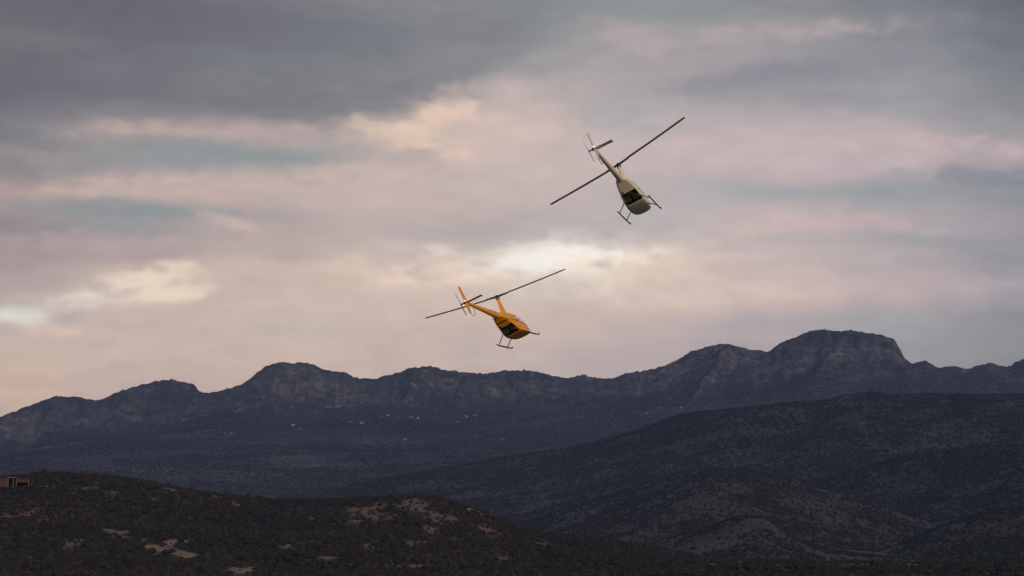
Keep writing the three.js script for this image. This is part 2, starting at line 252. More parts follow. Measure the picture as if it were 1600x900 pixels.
const hillC = makeHill({
  name: 'wooded_hill', label: 'rounded pale scrubby knoll at centre right in front of the broad wooded hill',
  lines: [{ r: 2050, h: -2 }, { r: 2350, pts: [[560, 890], [800, 862], [900, 842], [1000, 828], [1107, 812], [1240, 822], [1400, 852], [1700, 890]] }, { r: 2850, pts: [[560, 880], [700, 850], [800, 824], [900, 793], [969, 771], [1022, 753], [1067, 740], [1107, 733], [1155, 733], [1200, 740], [1240, 747], [1306, 764], [1380, 788], [1450, 815], [1600, 860], [1700, 885]] }, { r: 3150, pts: [[560, 890], [1107, 800], [1700, 890]] }],
  azMin: -4.5, azMax: 13.5, nAz: 620, rows: [[2050, 2350, 30], [2350, 2850, 120], [2850, 3150, 10]],
  relief: (x, z, r) => smooth(2050, 2350, r) * (1 - 0.65 * smooth(2700, 2840, r)) * (15 * fbm(x / 180, z / 220, 8.7, 5) + 2 * fbm(x / 35, z / 35, 4.3, 3)),
  colour: grassy([0.019, 0.021, 0.023], [0.028, 0.032, 0.036], [0.042, 0.039, 0.04], 0.7),
});
const hillF = makeHill({
  name: 'wooded_hill', label: 'low dark wooded slope entering at the lower right edge',
  lines: [{ r: 1750, h: -1 }, { r: 1900, pts: [[1150, 898], [1400, 884], [1600, 868], [1800, 860]] }, { r: 2200, pts: [[1150, 897], [1300, 878], [1400, 853], [1470, 824], [1540, 804], [1600, 792], [1800, 775]] }, { r: 2450, pts: [[1150, 898], [1800, 850]] }],
  azMin: 5.8, nAz: 460, rows: [[1750, 1900, 16], [1900, 2200, 80], [2200, 2450, 8]],
  relief: (x, z, r) => smooth(1750, 1900, r) * (1 - 0.65 * smooth(2100, 2190, r)) * (6 * fbm(x / 130, z / 130, 2.7, 5) + 1.5 * fbm(x / 25, z / 25, 4.9, 3)),
  colour: grassy([0.012, 0.014, 0.017], [0.024, 0.027, 0.03], [0.034, 0.032, 0.032], 0.5),
});
const hillE = makeHill({
  name: 'wooded_hill', label: 'small brown hummock with scattered bushes at lower right of centre',
  lines: [{ r: 1400, h: -1 }, { r: 1550, pts: [[850, 899], [1050, 884], [1180, 874], [1300, 882], [1500, 896], [1640, 899]] }, { r: 1850, pts: [[850, 890], [980, 864], [1049, 843], [1111, 825], [1164, 810], [1191, 811], [1236, 838], [1306, 860], [1400, 872], [1500, 880], [1640, 893]] }, { r: 2050, pts: [[850, 895], [1164, 850], [1640, 895]] }],
  azMin: 0.5, azMax: 13.2, nAz: 420, rows: [[1400, 1550, 16], [1550, 1850, 90], [1850, 2050, 8]],
  relief: (x, z, r) => smooth(1400, 1550, r) * (1 - 0.65 * smooth(1760, 1840, r)) * (7 * fbm(x / 90, z / 110, 7.7, 5) + 1.2 * fbm(x / 22, z / 22, 3.9, 3)),
  colour: grassy([0.017, 0.017, 0.019], [0.028, 0.028, 0.03], [0.052, 0.041, 0.038], 0.45),
});

// near scrub hill, with clearings of bare reddish soil
let clearings = [];
const nearColour = (x, y, z, up, az, r, o) => {
  o[0] = 0.01; o[1] = 0.0105; o[2] = 0.013;
  const speck = noise(x / 2.3, z / 4, 3.1) + 0.7 * noise(x / 6, z / 9, 8.3), n = fbm(x / 40, z / 60, 4.4, 5);
  blend(o, [0.032, 0.025, 0.024], smooth(0.02, 0.3, n + speck * 0.25));
  const c = clearingAt(x, z, az, r) + speck * 0.34;
  blend(o, [0.105, 0.07, 0.056], smooth(0.3, 0.75, c));
  const k = 1 + 0.16 * speck; o[0] *= k; o[1] *= k; o[2] *= k;
};
function clearingAt(x, z, az, r) {
  let c = 0; const w = fbm(x / 9, z / 18, 6.1, 4);
  for (const p of clearings) { const d = Math.hypot((az - p.az) / p.da, (r - p.r) / p.dr); if (d < 1.8) c = Math.max(c, 1.12 - d + w * 1.9); }
  return c;
}
const G_LINES = [{ r: 480, h: -0.6 }, { r: 640, pts: [[-140, 893], [0, 892], [400, 895], [800, 897], [1000, 899], [1800, 900]] }, { r: 880, pts: [[-140, 826], [100, 818], [300, 828], [500, 838], [650, 836], [800, 862], [950, 882], [1100, 890], [1800, 893]] }, { r: 1120, pts: [[-140, 756], [0, 750], [40, 746], [72, 743], [120, 745], [180, 749], [224, 756], [280, 767], [340, 775], [400, 781], [480, 785], [540, 783], [588, 781], [624, 778], [660, 778], [688, 783], [720, 793], [752, 803], [780, 815], [820, 827], [848, 836], [889, 840], [955, 848], [1000, 855], [1067, 868], [1120, 877], [1236, 881], [1353, 884], [1500, 885], [1800, 884]] }, { r: 1330, pts: [[-140, 810], [400, 830], [800, 870], [1100, 892], [1800, 892]] }];
const G_RELIEF = (x, z, r) => smooth(480, 680, r) * (1 - 0.92 * smooth(1030, 1118, r)) * (4.2 * fbm(x / 80, z / 80, 1.9, 5) + 0.8 * fbm(x / 14, z / 14, 5.9, 3));
{ // place the clearings on the ground: centre and extent along and across the slope
  const flat = G_LINES.map(l => ({ r: l.r, f: l.pts ? profile(l.pts) : null, h: l.h }));
  const rAt = (px, py) => { const [az, s] = bearing(px, py); for (let r = 500; r < 1120; r += 1) { let i = 0; while (r > flat[i + 1].r) i++; const hh = k => flat[k].f ? EYE + K * flat[k].r * flat[k].f(az) : flat[k].h; if (mix(hh(i), hh(i + 1), (r - flat[i].r) / (flat[i + 1].r - flat[i].r)) >= EYE + K * r * s) return r; } return 1118; };
  for (const [px, py, rx, ry] of [[580, 808, 52, 13], [640, 800, 40, 10], [685, 812, 38, 9], [668, 828, 26, 5], [712, 841, 30, 6], [650, 848, 34, 4], [575, 852, 18, 5], [765, 836, 17, 8], [735, 797, 14, 6], [190, 781, 34, 3.4], [142, 772, 20, 3], [92, 768, 44, 2.6], [232, 786, 18, 4], [262, 773, 24, 3.4], [300, 779, 26, 4], [340, 784, 18, 4], [372, 794, 14, 4], [430, 786, 18, 4], [430, 806, 20, 5], [186, 829, 18, 6], [222, 838, 16, 3], [265, 848, 30, 5], [246, 856, 12, 4], [300, 869, 26, 3], [330, 874, 17, 4], [376, 890, 18, 5], [282, 892, 14, 3], [490, 812, 14, 4], [848, 851, 16, 5], [905, 862, 14, 4], [30, 800, 34, 9], [60, 815, 20, 5], [110, 845, 26, 6], [450, 850, 18, 4], [520, 870, 24, 4], [640, 878, 24, 4], [800, 872, 20, 4], [1065, 888, 24, 4], [1110, 886, 18, 5], [1230, 888, 40, 4], [1290, 886, 22, 4], [1330, 890, 40, 5], [1420, 889, 30, 3], [1480, 887, 24, 3]]) {
    const [az] = bearing(px, py), rn = rAt(px, py + ry), rf = rAt(px, py - ry);
    clearings.push({ az, r: (rn + rf) / 2, da: rx / FOCAL, dr: Math.max((rf - rn) / 2, 7) });
  }
}
const nearHill = makeHill({
  name: 'scrub_hill', label: 'near dark hill covered in scrub with patches of bare reddish soil',
  lines: G_LINES, nAz: 1180, rows: [[480, 640, 16], [640, 1120, 200], [1120, 1330, 14]], relief: G_RELIEF, colour: nearColour,
});

// ───────────────────────── vegetation ─────────────────────────
function clump(seed, tris, leaf, flat = 0.8) {                       // irregular crown: a ragged core with leaf faces standing out of it
  const r = rng(seed), core = new THREE.IcosahedronGeometry(0.62, 1), p = core.attributes.position;
  for (let i = 0; i < p.count; i++) { const x = p.getX(i), y = p.getY(i), z = p.getZ(i), k = 1 + 0.75 * noise(x * 2.3 + seed, y * 2.3, z * 2.3 + seed * 0.7); p.setXYZ(i, x * k, y * k * flat, z * k); }
  core.deleteAttribute('uv'); core.computeVertexNormals();
  const v = [];
  for (let i = 0; i < tris; i++) {
    const z = r() * 2 - 1, a = r() * 6.283, q = Math.sqrt(1 - z * z), d = 0.5 + 0.5 * Math.pow(r(), 0.6) * (1 + 0.5 * noise(q * Math.cos(a) * 2 + seed, z * 2, q * Math.sin(a) * 2)), c = new THREE.Vector3(q * Math.cos(a) * d, z * d * flat, q * Math.sin(a) * d);
    for (let k = 0; k < 3; k++) v.push(c.x + (r() - 0.5) * leaf * 2, c.y + (r() - 0.5) * leaf * 2, c.z + (r() - 0.5) * leaf * 2);
  }
  const g = new THREE.BufferGeometry(); g.setAttribute('position', new THREE.Float32BufferAttribute(v, 3)); g.computeVertexNormals();
  return mergeGeometries([core, g]).translate(0, 0.45 * flat, 0);
}
const leafMat = new THREE.MeshStandardMaterial({ color: 0xffffff, roughness: 0.95 });
function forest(name, label, category, hill, seed, count, { r0, r1, a0 = hill.a0, a1 = hill.a1, size, density, tones, geo }) {
  const r = rng(seed), items = [];
  for (let tries = 0; tries < count * 6 && items.length < count; tries++) {
    const az = mix(a0, a1, r()), rad = Math.sqrt(mix(r0 * r0, r1 * r1, r())), x = K * rad * Math.sin(az), z = -rad * Math.cos(az);
    if (r() > density(x, z, az, rad)) continue;
    const s = mix(size[0], size[1], Math.pow(r(), 2.2));
    items.push([x, hill.heightAt(az, rad), z * K, s, s * mix(0.75, 1.25, r()), r() * 6.283, tones[Math.floor(r() * tones.length)], mix(0.5, 1.5, r())]);
  }
  const im = new THREE.InstancedMesh(geo, leafMat, items.length), m = new THREE.Matrix4(), q = new THREE.Quaternion(), up = new THREE.Vector3(0, 1, 0), c = new THREE.Color();
  items.forEach(([x, y, z, s, h, a, t, k], i) => { m.compose(new THREE.Vector3(x, y - 0.1 * h, z), q.setFromAxisAngle(up, a), new THREE.Vector3(s, h, s)); im.setMatrixAt(i, m); im.setColorAt(i, c.setRGB(t[0] * k, t[1] * k, t[2] * k)); });
  im.name = numbered(name); im.castShadow = im.receiveShadow = true; scene.add(im);
  tag(im, label, category, null, 'stuff');
}
const EVERGREEN = [[0.01, 0.0128, 0.0165], [0.0135, 0.016, 0.019], [0.008, 0.01, 0.0135]], BARE = [[0.018, 0.015, 0.018], [0.012, 0.012, 0.015], [0.036, 0.024, 0.024]];
const far = [clump(11, 10, 0.3, 1.0), clump(12, 10, 0.3, 1.0)];
const TRACKS = [[[289, 845], [275, 846], [260, 848], [248, 852], [242, 855], [252, 858.5], [272, 863], [295, 868], [307, 871]], [[364, 895], [374, 891], [389, 887]]];
const verge = TRACKS.flatMap(t => t.flatMap((p, i) => i ? [0, 0.25, 0.5, 0.75].map(k => nearHill.hit(mix(t[i - 1][0], p[0], k), mix(t[i - 1][1], p[1], k))) : [])).filter(Boolean);
const open = (x, z, az, r) => { for (const v of verge) { const d = r - v.r; if (d > -24 && d < 8 && Math.abs(az - v.az) * r * K < 3.5) return d > -8 ? 0.04 : 0.16; } const k = r + 12; return 1 - 0.86 * smooth(0.25, 0.75, Math.max(clearingAt(x, z, az, r), clearingAt(x * k / r, z * k / r, az, k))); };
forest('scrub', 'dense dark evergreen scrub covering the near hill', 'scrub', nearHill, 21, 42000, { r0: 560, r1: 1128, size: [0.5, 1.7], tones: EVERGREEN, geo: clump(1, 46, 0.2, 0.85), density: (x, z, az, r) => open(x, z, az, r) * clamp(0.62 + 1.5 * fbm(x / 45, z / 60, 3.7, 4), 0.08, 1) });
forest('bare_brush', 'leafless reddish brown brush between the evergreen scrub of the near hill', 'brush', nearHill, 22, 35000, { r0: 560, r1: 1128, size: [0.5, 1.6], tones: BARE, geo: clump(2, 60, 0.16, 0.9), density: (x, z, az, r) => open(x, z, az, r) * clamp(0.42 - 1.5 * fbm(x / 45, z / 60, 3.7, 4), 0.06, 1) });
forest('woodland', 'scattered dark trees on the small brown hummock', 'woodland', hillE, 23, 8000, { r0: 1420, r1: 1860, size: [0.8, 2.0], tones: EVERGREEN, geo: clump(3, 24, 0.24, 0.95), density: (x, z, az, r) => clamp(0.4 + 1.6 * fbm(x / 60, z / 70, 1.7, 4) + smooth(1790, 1850, r) * 0.4 + smooth(1600, 1450, r) * 0.4, 0.04, 1) });
forest('woodland', 'dark trees covering the low slope at lower right', 'woodland', hillF, 24, 10500, { r0: 1780, r1: 2210, size: [0.9, 2.2], tones: EVERGREEN, geo: clump(4, 24, 0.24, 0.95), density: (x, z) => clamp(0.55 + 1.5 * fbm(x / 70, z / 90, 2.7, 4), 0.08, 1) });
forest('woodland', 'dotted trees and bushes on the rounded pale knoll', 'woodland', hillC, 25, 42000, { r0: 2100, r1: 2870, size: [0.6, 2.4], tones: EVERGREEN, geo: far[0], density: (x, z, az, r) => clamp(0.45 + 1.5 * fbm(x / 60, z / 70, 3.7, 5) + smooth(2780, 2850, r) * 0.3, 0.16, 1) });
forest('woodland', 'dark trees on the shoulder at the right edge', 'woodland', hillD, 26, 48000, { r0: 2400, r1: 3170, size: [0.7, 2.7], tones: EVERGREEN, geo: far[1], density: (x, z, az, r) => clamp(0.5 + 1.4 * fbm(x / 70, z / 80, 4.7, 5) + smooth(3080, 3150, r) * 0.2, 0.2, 1) });
forest('woodland', 'dotted dark trees over the broad wooded hill', 'woodland', hillB, 27, 148000, { r0: 3000, r1: 4320, size: [0.8, 3.2], tones: EVERGREEN, geo: far[0], density: (x, z, az, r) => clamp(0.48 + 1.4 * fbm(x / 80, z / 110, 5.7, 5) + smooth(4200, 4300, r) * 0.3, 0.18, 1) });
forest('woodland', 'far off hazy wood on the slopes below the mountain cliffs', 'woodland', mountain, 28, 148000, { r0: 4800, r1: 8250, size: [1.6, 3.4], tones: EVERGREEN, geo: far[1], density: (x, z, az, r) => clamp(0.5 + 1.4 * fbm(x / 300, z / 300, 6.7, 4) - smooth(7600, 7900, r) * 0.45, 0.08, 1) });

// single trees that stand up from the crest of the near hill
{
  const bark = mat(0.05, 0.04, 0.032, 0.95), leaf = [mat(0.03, 0.035, 0.024, 0.95), mat(0.036, 0.034, 0.027, 0.95)], crowns = [clump(31, 170, 0.13, 1.0), clump(32, 170, 0.13, 1.1), clump(33, 170, 0.13, 0.9)];
  const r = rng(77);
  [50, 66, 90, 131, 163, 200, 237, 262, 273, 300, 325, 352, 388, 405, 440, 468, 500, 545, 600, 640, 660, 700, 738, 783, 795, 812, 834, 872, 930, 985].forEach((px, i) => {
    const [az] = bearing(px, 780), rad = 1085 + r() * 34, x = K * rad * Math.sin(az), z = -K * rad * Math.cos(az), y = nearHill.heightAt(az, rad), s = mix(1.25, 2.1, r());
    const t = new THREE.Group(); t.name = numbered('small_tree'); t.position.set(x, y, z); t.rotation.y = r() * 6; scene.add(t);
    tag(t, 'small dark tree standing out on the crest line of the near scrub hill', 'tree', 'trees along the crest of the near hill');
    mesh('trunk', merge([rod([0, -0.6, 0], [0.1, s * 0.9, 0], 0.16, 0.08, 6), rod([0.05, s * 0.6, 0], [s * 0.4, s * 1.1, 0.1], 0.07, 0.03, 5), rod([0.05, s * 0.5, 0], [-s * 0.35, s * 1.0, -0.2], 0.07, 0.03, 5)]), bark, t);
    mesh('crown', crowns[i % 3].clone().scale(s, s * mix(0.8, 1.1, r()), s).translate(0, s * 0.55, 0), leaf[i % 2], t);
  });
}

// ───────────────────────── tracks, rocks and buildings ─────────────────────────
function track(name, label, hill, pts, width, m) {
  const P = pts.map(([px, py]) => hill.hit(px, py)).filter(Boolean), c = new THREE.CatmullRomCurve3(P.map(p => new THREE.Vector3(p.x, 0, p.z)), false, 'catmullrom', 0.4), N = 90, v = [], idx = [];
  for (let i = 0; i <= N; i++) {
    const p = c.getPoint(i / N), t = c.getTangent(i / N), s = new THREE.Vector3(-t.z, 0, t.x).normalize(), w = width * (1 + 0.3 * noise(i * 0.4, 2, 5));
    for (let k = 0; k <= 4; k++) { const x = p.x + s.x * w * (k / 4 - 0.5), z = p.z + s.z * w * (k / 4 - 0.5); v.push(x, hill.heightAt(Math.atan2(x, -z), Math.hypot(x, z) / K) + 0.25 - (k % 4 === 0 ? 0.4 : 0), z); }
    if (i < N) for (let k = 0; k < 4; k++) { const a = i * 5 + k, b = a + 5; idx.push(a, b, a + 1, b, b + 1, a + 1); }
  }
  const g = new THREE.BufferGeometry(); g.setAttribute('position', new THREE.Float32BufferAttribute(v, 3)); g.setIndex(idx); g.computeVertexNormals();
  tag(mesh(name, g, m), label, 'track', null, 'structure');
}
const dirt = mat(0.17, 0.115, 0.09, 0.97);
track('dirt_track', 'pale dirt track making a hairpin through the scrub of the near hill', nearHill, TRACKS[0], 8, dirt);
track('dirt_track', 'short stub of dirt track at the bottom edge of the near hill', nearHill, TRACKS[1], 8, dirt);
{ // pale boulders on the shoulder of the near hill
  const stone = mat(0.2, 0.18, 0.16, 0.95), r = rng(91);
  for (const [px, py, s] of [[727, 797, 1.0], [733, 794, 1.3], [738, 799, 0.9], [746, 803, 1.1], [752, 806, 0.8], [735, 803, 0.8]]) {
    const h = nearHill.hit(px, py) || nearHill.hit(px, py + 5); if (!h) continue;
    const g = new THREE.IcosahedronGeometry(s, 1), p = g.attributes.position, o = r() * 9;
    for (let i = 0; i < p.count; i++) { const k = 1 + 0.5 * noise(p.getX(i) / s + o, p.getY(i) / s, p.getZ(i) / s); p.setXYZ(i, p.getX(i) * k, p.getY(i) * k * 0.8, p.getZ(i) * k * 0.8); }
    g.deleteAttribute('uv'); g.computeVertexNormals();
    const m = mesh('boulder', g, stone); m.position.set(h.x, h.y + 0.3 * s, h.z);
    tag(m, 'pale boulder on the falling shoulder of the near hill', 'boulder', 'boulders on the near hill');
  }
}
const WALLS = { white: mat(0.42, 0.41, 0.39, 0.9), cream: mat(0.36, 0.34, 0.27, 0.9), pink: mat(0.26, 0.2, 0.19, 0.9), tan: mat(0.26, 0.19, 0.15, 0.9), stone: mat(0.12, 0.115, 0.11, 0.95), red: mat(0.22, 0.1, 0.085, 0.9) };
const ROOFS = { tile: mat(0.16, 0.08, 0.06, 0.9), dark: mat(0.05, 0.045, 0.045, 0.9), grey: mat(0.11, 0.11, 0.115, 0.9), bright: mat(0.36, 0.12, 0.09, 0.9) };
const openingMat = mat(0.02, 0.02, 0.024, 0.5);
function gable(w, d, h, y) { const s = new THREE.Shape([[-d / 2, 0], [d / 2, 0], [0, h]].map(p => new THREE.Vector2(...p))); return new THREE.ExtrudeGeometry(s, { depth: w, bevelEnabled: false }).translate(0, 0, -w / 2).rotateY(Math.PI / 2).translate(0, y, 0); }
function house(hill, px, py, w, d, h, wall, roof, turn, label) {
  w *= 0.75; d *= 0.75; h *= 0.7;
  const p = hill.hit(px, py, 4500); if (!p) return;
  const g = new THREE.Group(); g.name = numbered('house'); g.position.set(p.x, p.y, p.z); g.rotation.y = turn; scene.add(g);
  tag(g, label, 'house', 'houses of the far village');
  mesh('wall', box(w, h + 3, d, 0, h / 2 - 1.5, 0), WALLS[wall], g);
  const rf = mesh('roof', gable(w + 0.8, d + 1, d * 0.26, h), ROOFS[roof], g);
  mesh('chimney', box(0.8, 1.6, 0.8, w * 0.25, h + d * 0.2, d * 0.12), WALLS.stone, rf);
  for (let i = 0; i < Math.max(2, Math.round(w / 5)); i++) mesh('window', box(1.1, 1.4, 0.2, (i + 0.5 - Math.max(2, Math.round(w / 5)) / 2) * (w / Math.max(2, Math.round(w / 5))), h * 0.55, d / 2 + 0.02), openingMat, g);
  mesh('door', box(1.2, 2.3, 0.2, w * 0.06, 1.0, d / 2 + 0.03), openingMat, g);
}
for (const a of [
  [362, 678, 16, 9, 5, 'tan', 'tile', 0.2, 'tan house with tiled roof, westmost of the far village below the high cliff'],
  [352, 678, 8, 8, 4, 'pink', 'tile', -0.3, 'small pinkish shed just left of the tan house on the far slope'],
  [458, 665, 14, 9, 5, 'white', 'grey', 0.1, 'low white house with grey roof above the middle of the left far slope'],
  [470, 671, 9, 7, 4, 'white', 'dark', -0.4, 'small white hut just below the low white house on the far slope'],
  [430, 676, 8, 7, 3.5, 'stone', 'dark', 0.3, 'small dim stone hut between the tan house and the low white house'],
  [548, 660, 12, 8, 5, 'stone', 'grey', 0.2, 'grey stone house left of the white gabled house on the far slope'],
  [565, 662, 13, 9, 6, 'white', 'tile', -0.2, 'white gabled house with tiled roof in the middle of the far village'],
  [596, 653, 14, 8, 5, 'stone', 'grey', 0.3, 'long grey stone house at the left end of the upper village row'],
  [606, 650, 12, 8, 5, 'cream', 'tile', 0.0, 'cream house with tiled roof in the upper village row'],
  [622, 653, 12, 8, 4, 'stone', 'tile', 0.2, 'low stone house right of the cream house in the upper village row'],
  [642, 653, 20, 9, 5, 'tan', 'tile', 0.05, 'long tan house with tiled roof in the upper village row'],
  [653, 654, 9, 8, 5, 'white', 'grey', 0.1, 'bright white end house beside the long tan house'],
  [633, 687, 12, 9, 5, 'cream', 'dark', 0.5, 'pale cream gabled cottage standing alone on the slope below the village'],
  [729, 652, 11, 9, 7, 'white', 'grey', -0.2, 'tall bright white house above the right end of the village'],
  [742, 651, 14, 9, 6, 'pink', 'tile', 0.1, 'pinkish house right beside the tall bright white house'],
  [716, 660, 15, 9, 5, 'stone', 'dark', 0.0, 'dark roofed stone house below the tall bright white house'],
  [772, 652, 10, 8, 4, 'stone', 'grey', 0.2, 'small grey house between the pinkish house and the field'],
  [803, 659, 16, 9, 4, 'stone', 'grey', -0.1, 'low grey farmhouse at the right end of the far village'],
  [784, 687, 22, 9, 3.5, 'red', 'dark', 0.0, 'long low reddish barn below the right end of the far village'],
  [752, 682, 14, 7, 3, 'stone', 'grey', 0.1, 'low grey shed left of the long reddish barn'],
  [1010, 648, 16, 11, 7, 'red', 'bright', 0.1, 'house with a bright red roof on the slope right of the yellow helicopter'],
  [1002, 649, 9, 8, 4, 'tan', 'tile', -0.1, 'small tan annex left of the bright red roofed house'],
  [1031, 638, 20, 8, 3.5, 'red', 'tile', 0.05, 'long low reddish building above the bright red roofed house'],
  [1064, 638, 10, 8, 5, 'white', 'grey', 0.0, 'small white house far right of the bright red roofed house'],
  [955, 651, 10, 7, 4, 'white', 'grey', 0.2, 'small pale house left of the bright red roofed house'],
]) house(mountain, ...a);
for (const [px, py, w, wall, roof, label] of [[1093, 644, 11, 'tan', 'grey', 'left tan house of the pair on the crest of the broad wooded hill'], [1101, 641, 10, 'white', 'grey', 'right pale house of the pair on the crest of the broad wooded hill'], [902, 812, 10, 'red', 'tile', 'small red roofed house alone in the valley right of the near hill']]) house(px === 902 ? hillC : hillB, px, py, w, 8, 4.5, wall, roof, 0.1, label);
{ // little stone hut on the rounded left peak
  const [az] = bearing(268, 595), rad = 8290, g = new THREE.Group(); g.name = numbered('summit_hut'); g.position.set(K * rad * Math.sin(az), mountain.heightAt(az, rad), -K * rad * Math.cos(az)); scene.add(g);
  tag(g, 'tiny stone hut on the summit of the rounded left peak', 'hut');
  mesh('wall', box(9, 8, 7, 0, 1, 0), WALLS.stone, g); mesh('roof', gable(10, 8, 2.4, 5), ROOFS.dark, g);
}
{ // unfinished brick house at the left edge of the near hill
  const p = nearHill.hit(23, 761) || nearHill.hit(23, 768), g = new THREE.Group(); g.name = numbered('brick_house'); g.position.set(p.x, p.y, p.z); g.rotation.y = 0.2; scene.add(g);
  tag(g, 'low unfinished red brick house with white posts at the left edge of the near hill', 'house');
  const brick = mat(0.085, 0.04, 0.036, 0.95), plaster = mat(0.12, 0.1, 0.1, 0.9), slab = mat(0.03, 0.027, 0.028, 0.9);
  mesh('back_wall', box(14, 4.2, 0.3, 0, 1.3, -3), brick, g);
  mesh('side_wall', box(0.3, 4.2, 6, -7.15, 1.3, 0), brick, g); mesh('side_wall', box(0.3, 4.2, 6, 7.15, 1.3, 0), brick, g);
  mesh('front_wall', box(3.2, 4.2, 0.3, -4.2, 1.3, 3), brick, g);
  mesh('front_wall', box(4.6, 1.7, 0.3, 3.6, 2.55, 3), brick, g);
  for (const x of [-2.3, -0.2, 1.1, 6.2]) mesh('post', box(0.4, 4.2, 0.4, x, 1.3, 3.1), plaster, g);
  mesh('floor_slab', box(14.6, 0.5, 6.6, 0, -0.5, 0), slab, g);
  mesh('roof', box(15.4, 0.35, 7.4, 0, 3.6, 0), slab, g);
  mesh('roof_edge', box(4, 0.4, 0.2, -1.0, 3.62, 3.82), plaster, g);
  mesh('window', box(1.2, 1.2, 0.1, -4.2, 1.9, 3.2), openingMat, g);
}

// ───────────────────────── helicopters ─────────────────────────
// model axes: x forward, y up, z to the pilot's right; x = 0 at the mast, y = 0 under the skids
const ST = [ // x, bottom, top, y of greatest width, half width, squareness below, squareness above
  [2.66, 0.8, 0.94, 0.86, 0.05, 2, 2], [2.62, 0.67, 1.05, 0.8, 0.21, 2.2, 2], [2.5, 0.56, 1.18, 0.74, 0.36, 2.8, 2], [2.25, 0.48, 1.37, 0.69, 0.5, 4, 2.1], [1.9, 0.43, 1.57, 0.67, 0.59, 5.5, 2.2], [1.5, 0.41, 1.74, 0.67, 0.635, 6.5, 2.3], [1.1, 0.4, 1.84, 0.68, 0.65, 7, 2.4], [0.7, 0.4, 1.89, 0.7, 0.65, 7, 2.5], [0.35, 0.43, 1.9, 0.75, 0.635, 7, 2.5], [0.0, 0.56, 1.9, 0.87, 0.61, 7, 2.5], [-0.3, 0.74, 1.88, 1.02, 0.57, 7, 2.4], [-0.62, 0.94, 1.85, 1.17, 0.52, 7, 2.4], [-1.0, 1.16, 1.81, 1.34, 0.45, 6.5, 2.3], [-1.3, 1.34, 1.78, 1.49, 0.36, 5, 2.2], [-1.46, 1.42, 1.76, 1.575, 0.24, 3, 2], [-1.5, 1.47, 1.72, 1.59, 0.13, 2, 2]];
function station(x) { let i = 0; while (i < ST.length - 2 && x < ST[i + 1][0]) i++; const a = ST[Math.max(i - 1, 0)], b = ST[i], c = ST[i + 1], d = ST[Math.min(i + 2, ST.length - 1)], h = c[0] - b[0], t = clamp((x - b[0]) / h, 0, 1);
  return b.map((_, k) => { if (!k) return x; const sb = i ? (c[k] - a[k]) / (c[0] - a[0]) : (c[k] - b[k]) / h, sc = i < ST.length - 2 ? (d[k] - b[k]) / (d[0] - b[0]) : (c[k] - b[k]) / h, t2 = t * t, t3 = t2 * t; return (2 * t3 - 3 * t2 + 1) * b[k] + (t3 - 2 * t2 + t) * h * sb + (3 * t2 - 2 * t3) * c[k] + (t3 - t2) * h * sc; }); }
function skin() {
  const nx = 150, nt = 144, P = [], C = [];
  for (let i = 0; i <= nx; i++) {
    const u = i / nx, x = u < 0.12 ? mix(2.66, 2.42, Math.pow(u / 0.12, 1.6)) : mix(2.42, -1.5, (u - 0.12) / 0.88), [, yb, yt, ym, w, nb, nu] = station(x);
    for (let j = 0; j < nt; j++) { const a = j / nt * 2 * Math.PI, c = Math.cos(a), s = Math.sin(a), n = s < 0 ? nb : nu; P.push(new THREE.Vector3(x, ym + (s < 0 ? ym - yb : yt - ym) * Math.sign(s) * Math.abs(s) ** (2 / n), w * Math.sign(c) * Math.abs(c) ** (2 / n))); }
  }
  const at = (i, j) => P[i * nt + (j + nt) % nt], N = P.map((p, k) => { const i = Math.floor(k / nt), j = k % nt; const n = new THREE.Vector3().subVectors(at(Math.min(i + 1, nx), j), at(Math.max(i - 1, 0), j)).cross(new THREE.Vector3().subVectors(at(i, j + 1), at(i, j - 1))).normalize(); if (n.lengthSq() < 0.5) n.set(i ? -1 : 1, 0, 0); return n; });
  { const m = Math.floor(nx / 2) * nt; if (N[m].z * P[m].z < 0) N.forEach(n => n.negate()); }
  return { nx, nt, P, N };
}
const SKIN = skin();
function skinPart(test, off = 0) {                                   // the quads of the shell whose middle passes the test, raised by off
  const { nx, nt, P, N } = SKIN, v = [], n = [], c = new THREE.Vector3(), nc = new THREE.Vector3();
  for (let i = 0; i < nx; i++) for (let j = 0; j < nt; j++) {
    const a = i * nt + j, b = i * nt + (j + 1) % nt, d = a + nt, e = b + nt;
    c.copy(P[a]).add(P[b]).add(P[d]).add(P[e]).multiplyScalar(0.25); nc.copy(N[a]).add(N[e]).normalize();
    if (!test(c, nc)) continue;
    for (const k of [a, b, d, d, b, e]) { v.push(P[k].x + N[k].x * off, P[k].y + N[k].y * off, P[k].z + N[k].z * off); n.push(N[k].x, N[k].y, N[k].z); }
  }
  const g = new THREE.BufferGeometry(); g.setAttribute('position', new THREE.Float32BufferAttribute(v, 3)); g.setAttribute('normal', new THREE.Float32BufferAttribute(n, 3));
  return g;
}
const under = (c, k) => { const q = station(c.x); return c.y < q[3] - k * (q[3] - q[1]) && Math.abs(c.z) < 0.9 * q[4]; };
const inBay = c => c.x > -0.62 && c.x < 0.2 && under(c, 0.5);
const onRear = c => c.x <= -0.62 && c.x > -1.44 && under(c, 0.35);
const onBelly = c => c.x >= 0.2 && c.x < 2.5 && c.y < station(c.x)[3] - 0.82 * (station(c.x)[3] - station(c.x)[1]);
const screenPost = y => 1.86 - (y - 0.95) * 0.8;
const inScreen = c => c.y > 1.0 - (c.x > 2.3 ? 0.04 : 0) && c.x > screenPost(c.y) && c.x > 1.02 && Math.abs(c.z) > 0.025;
const inDoor = c => { const f = screenPost(c.y) - 0.07; if (c.y < 0.6 || c.y > 1.7 || Math.abs(c.z) < 0.3 || c.y < station(c.x)[3]) return 0; if (c.x > 0.64 && c.x < f) return 1; if (c.x > -0.28 && c.x < 0.6) return 2; return 0; };
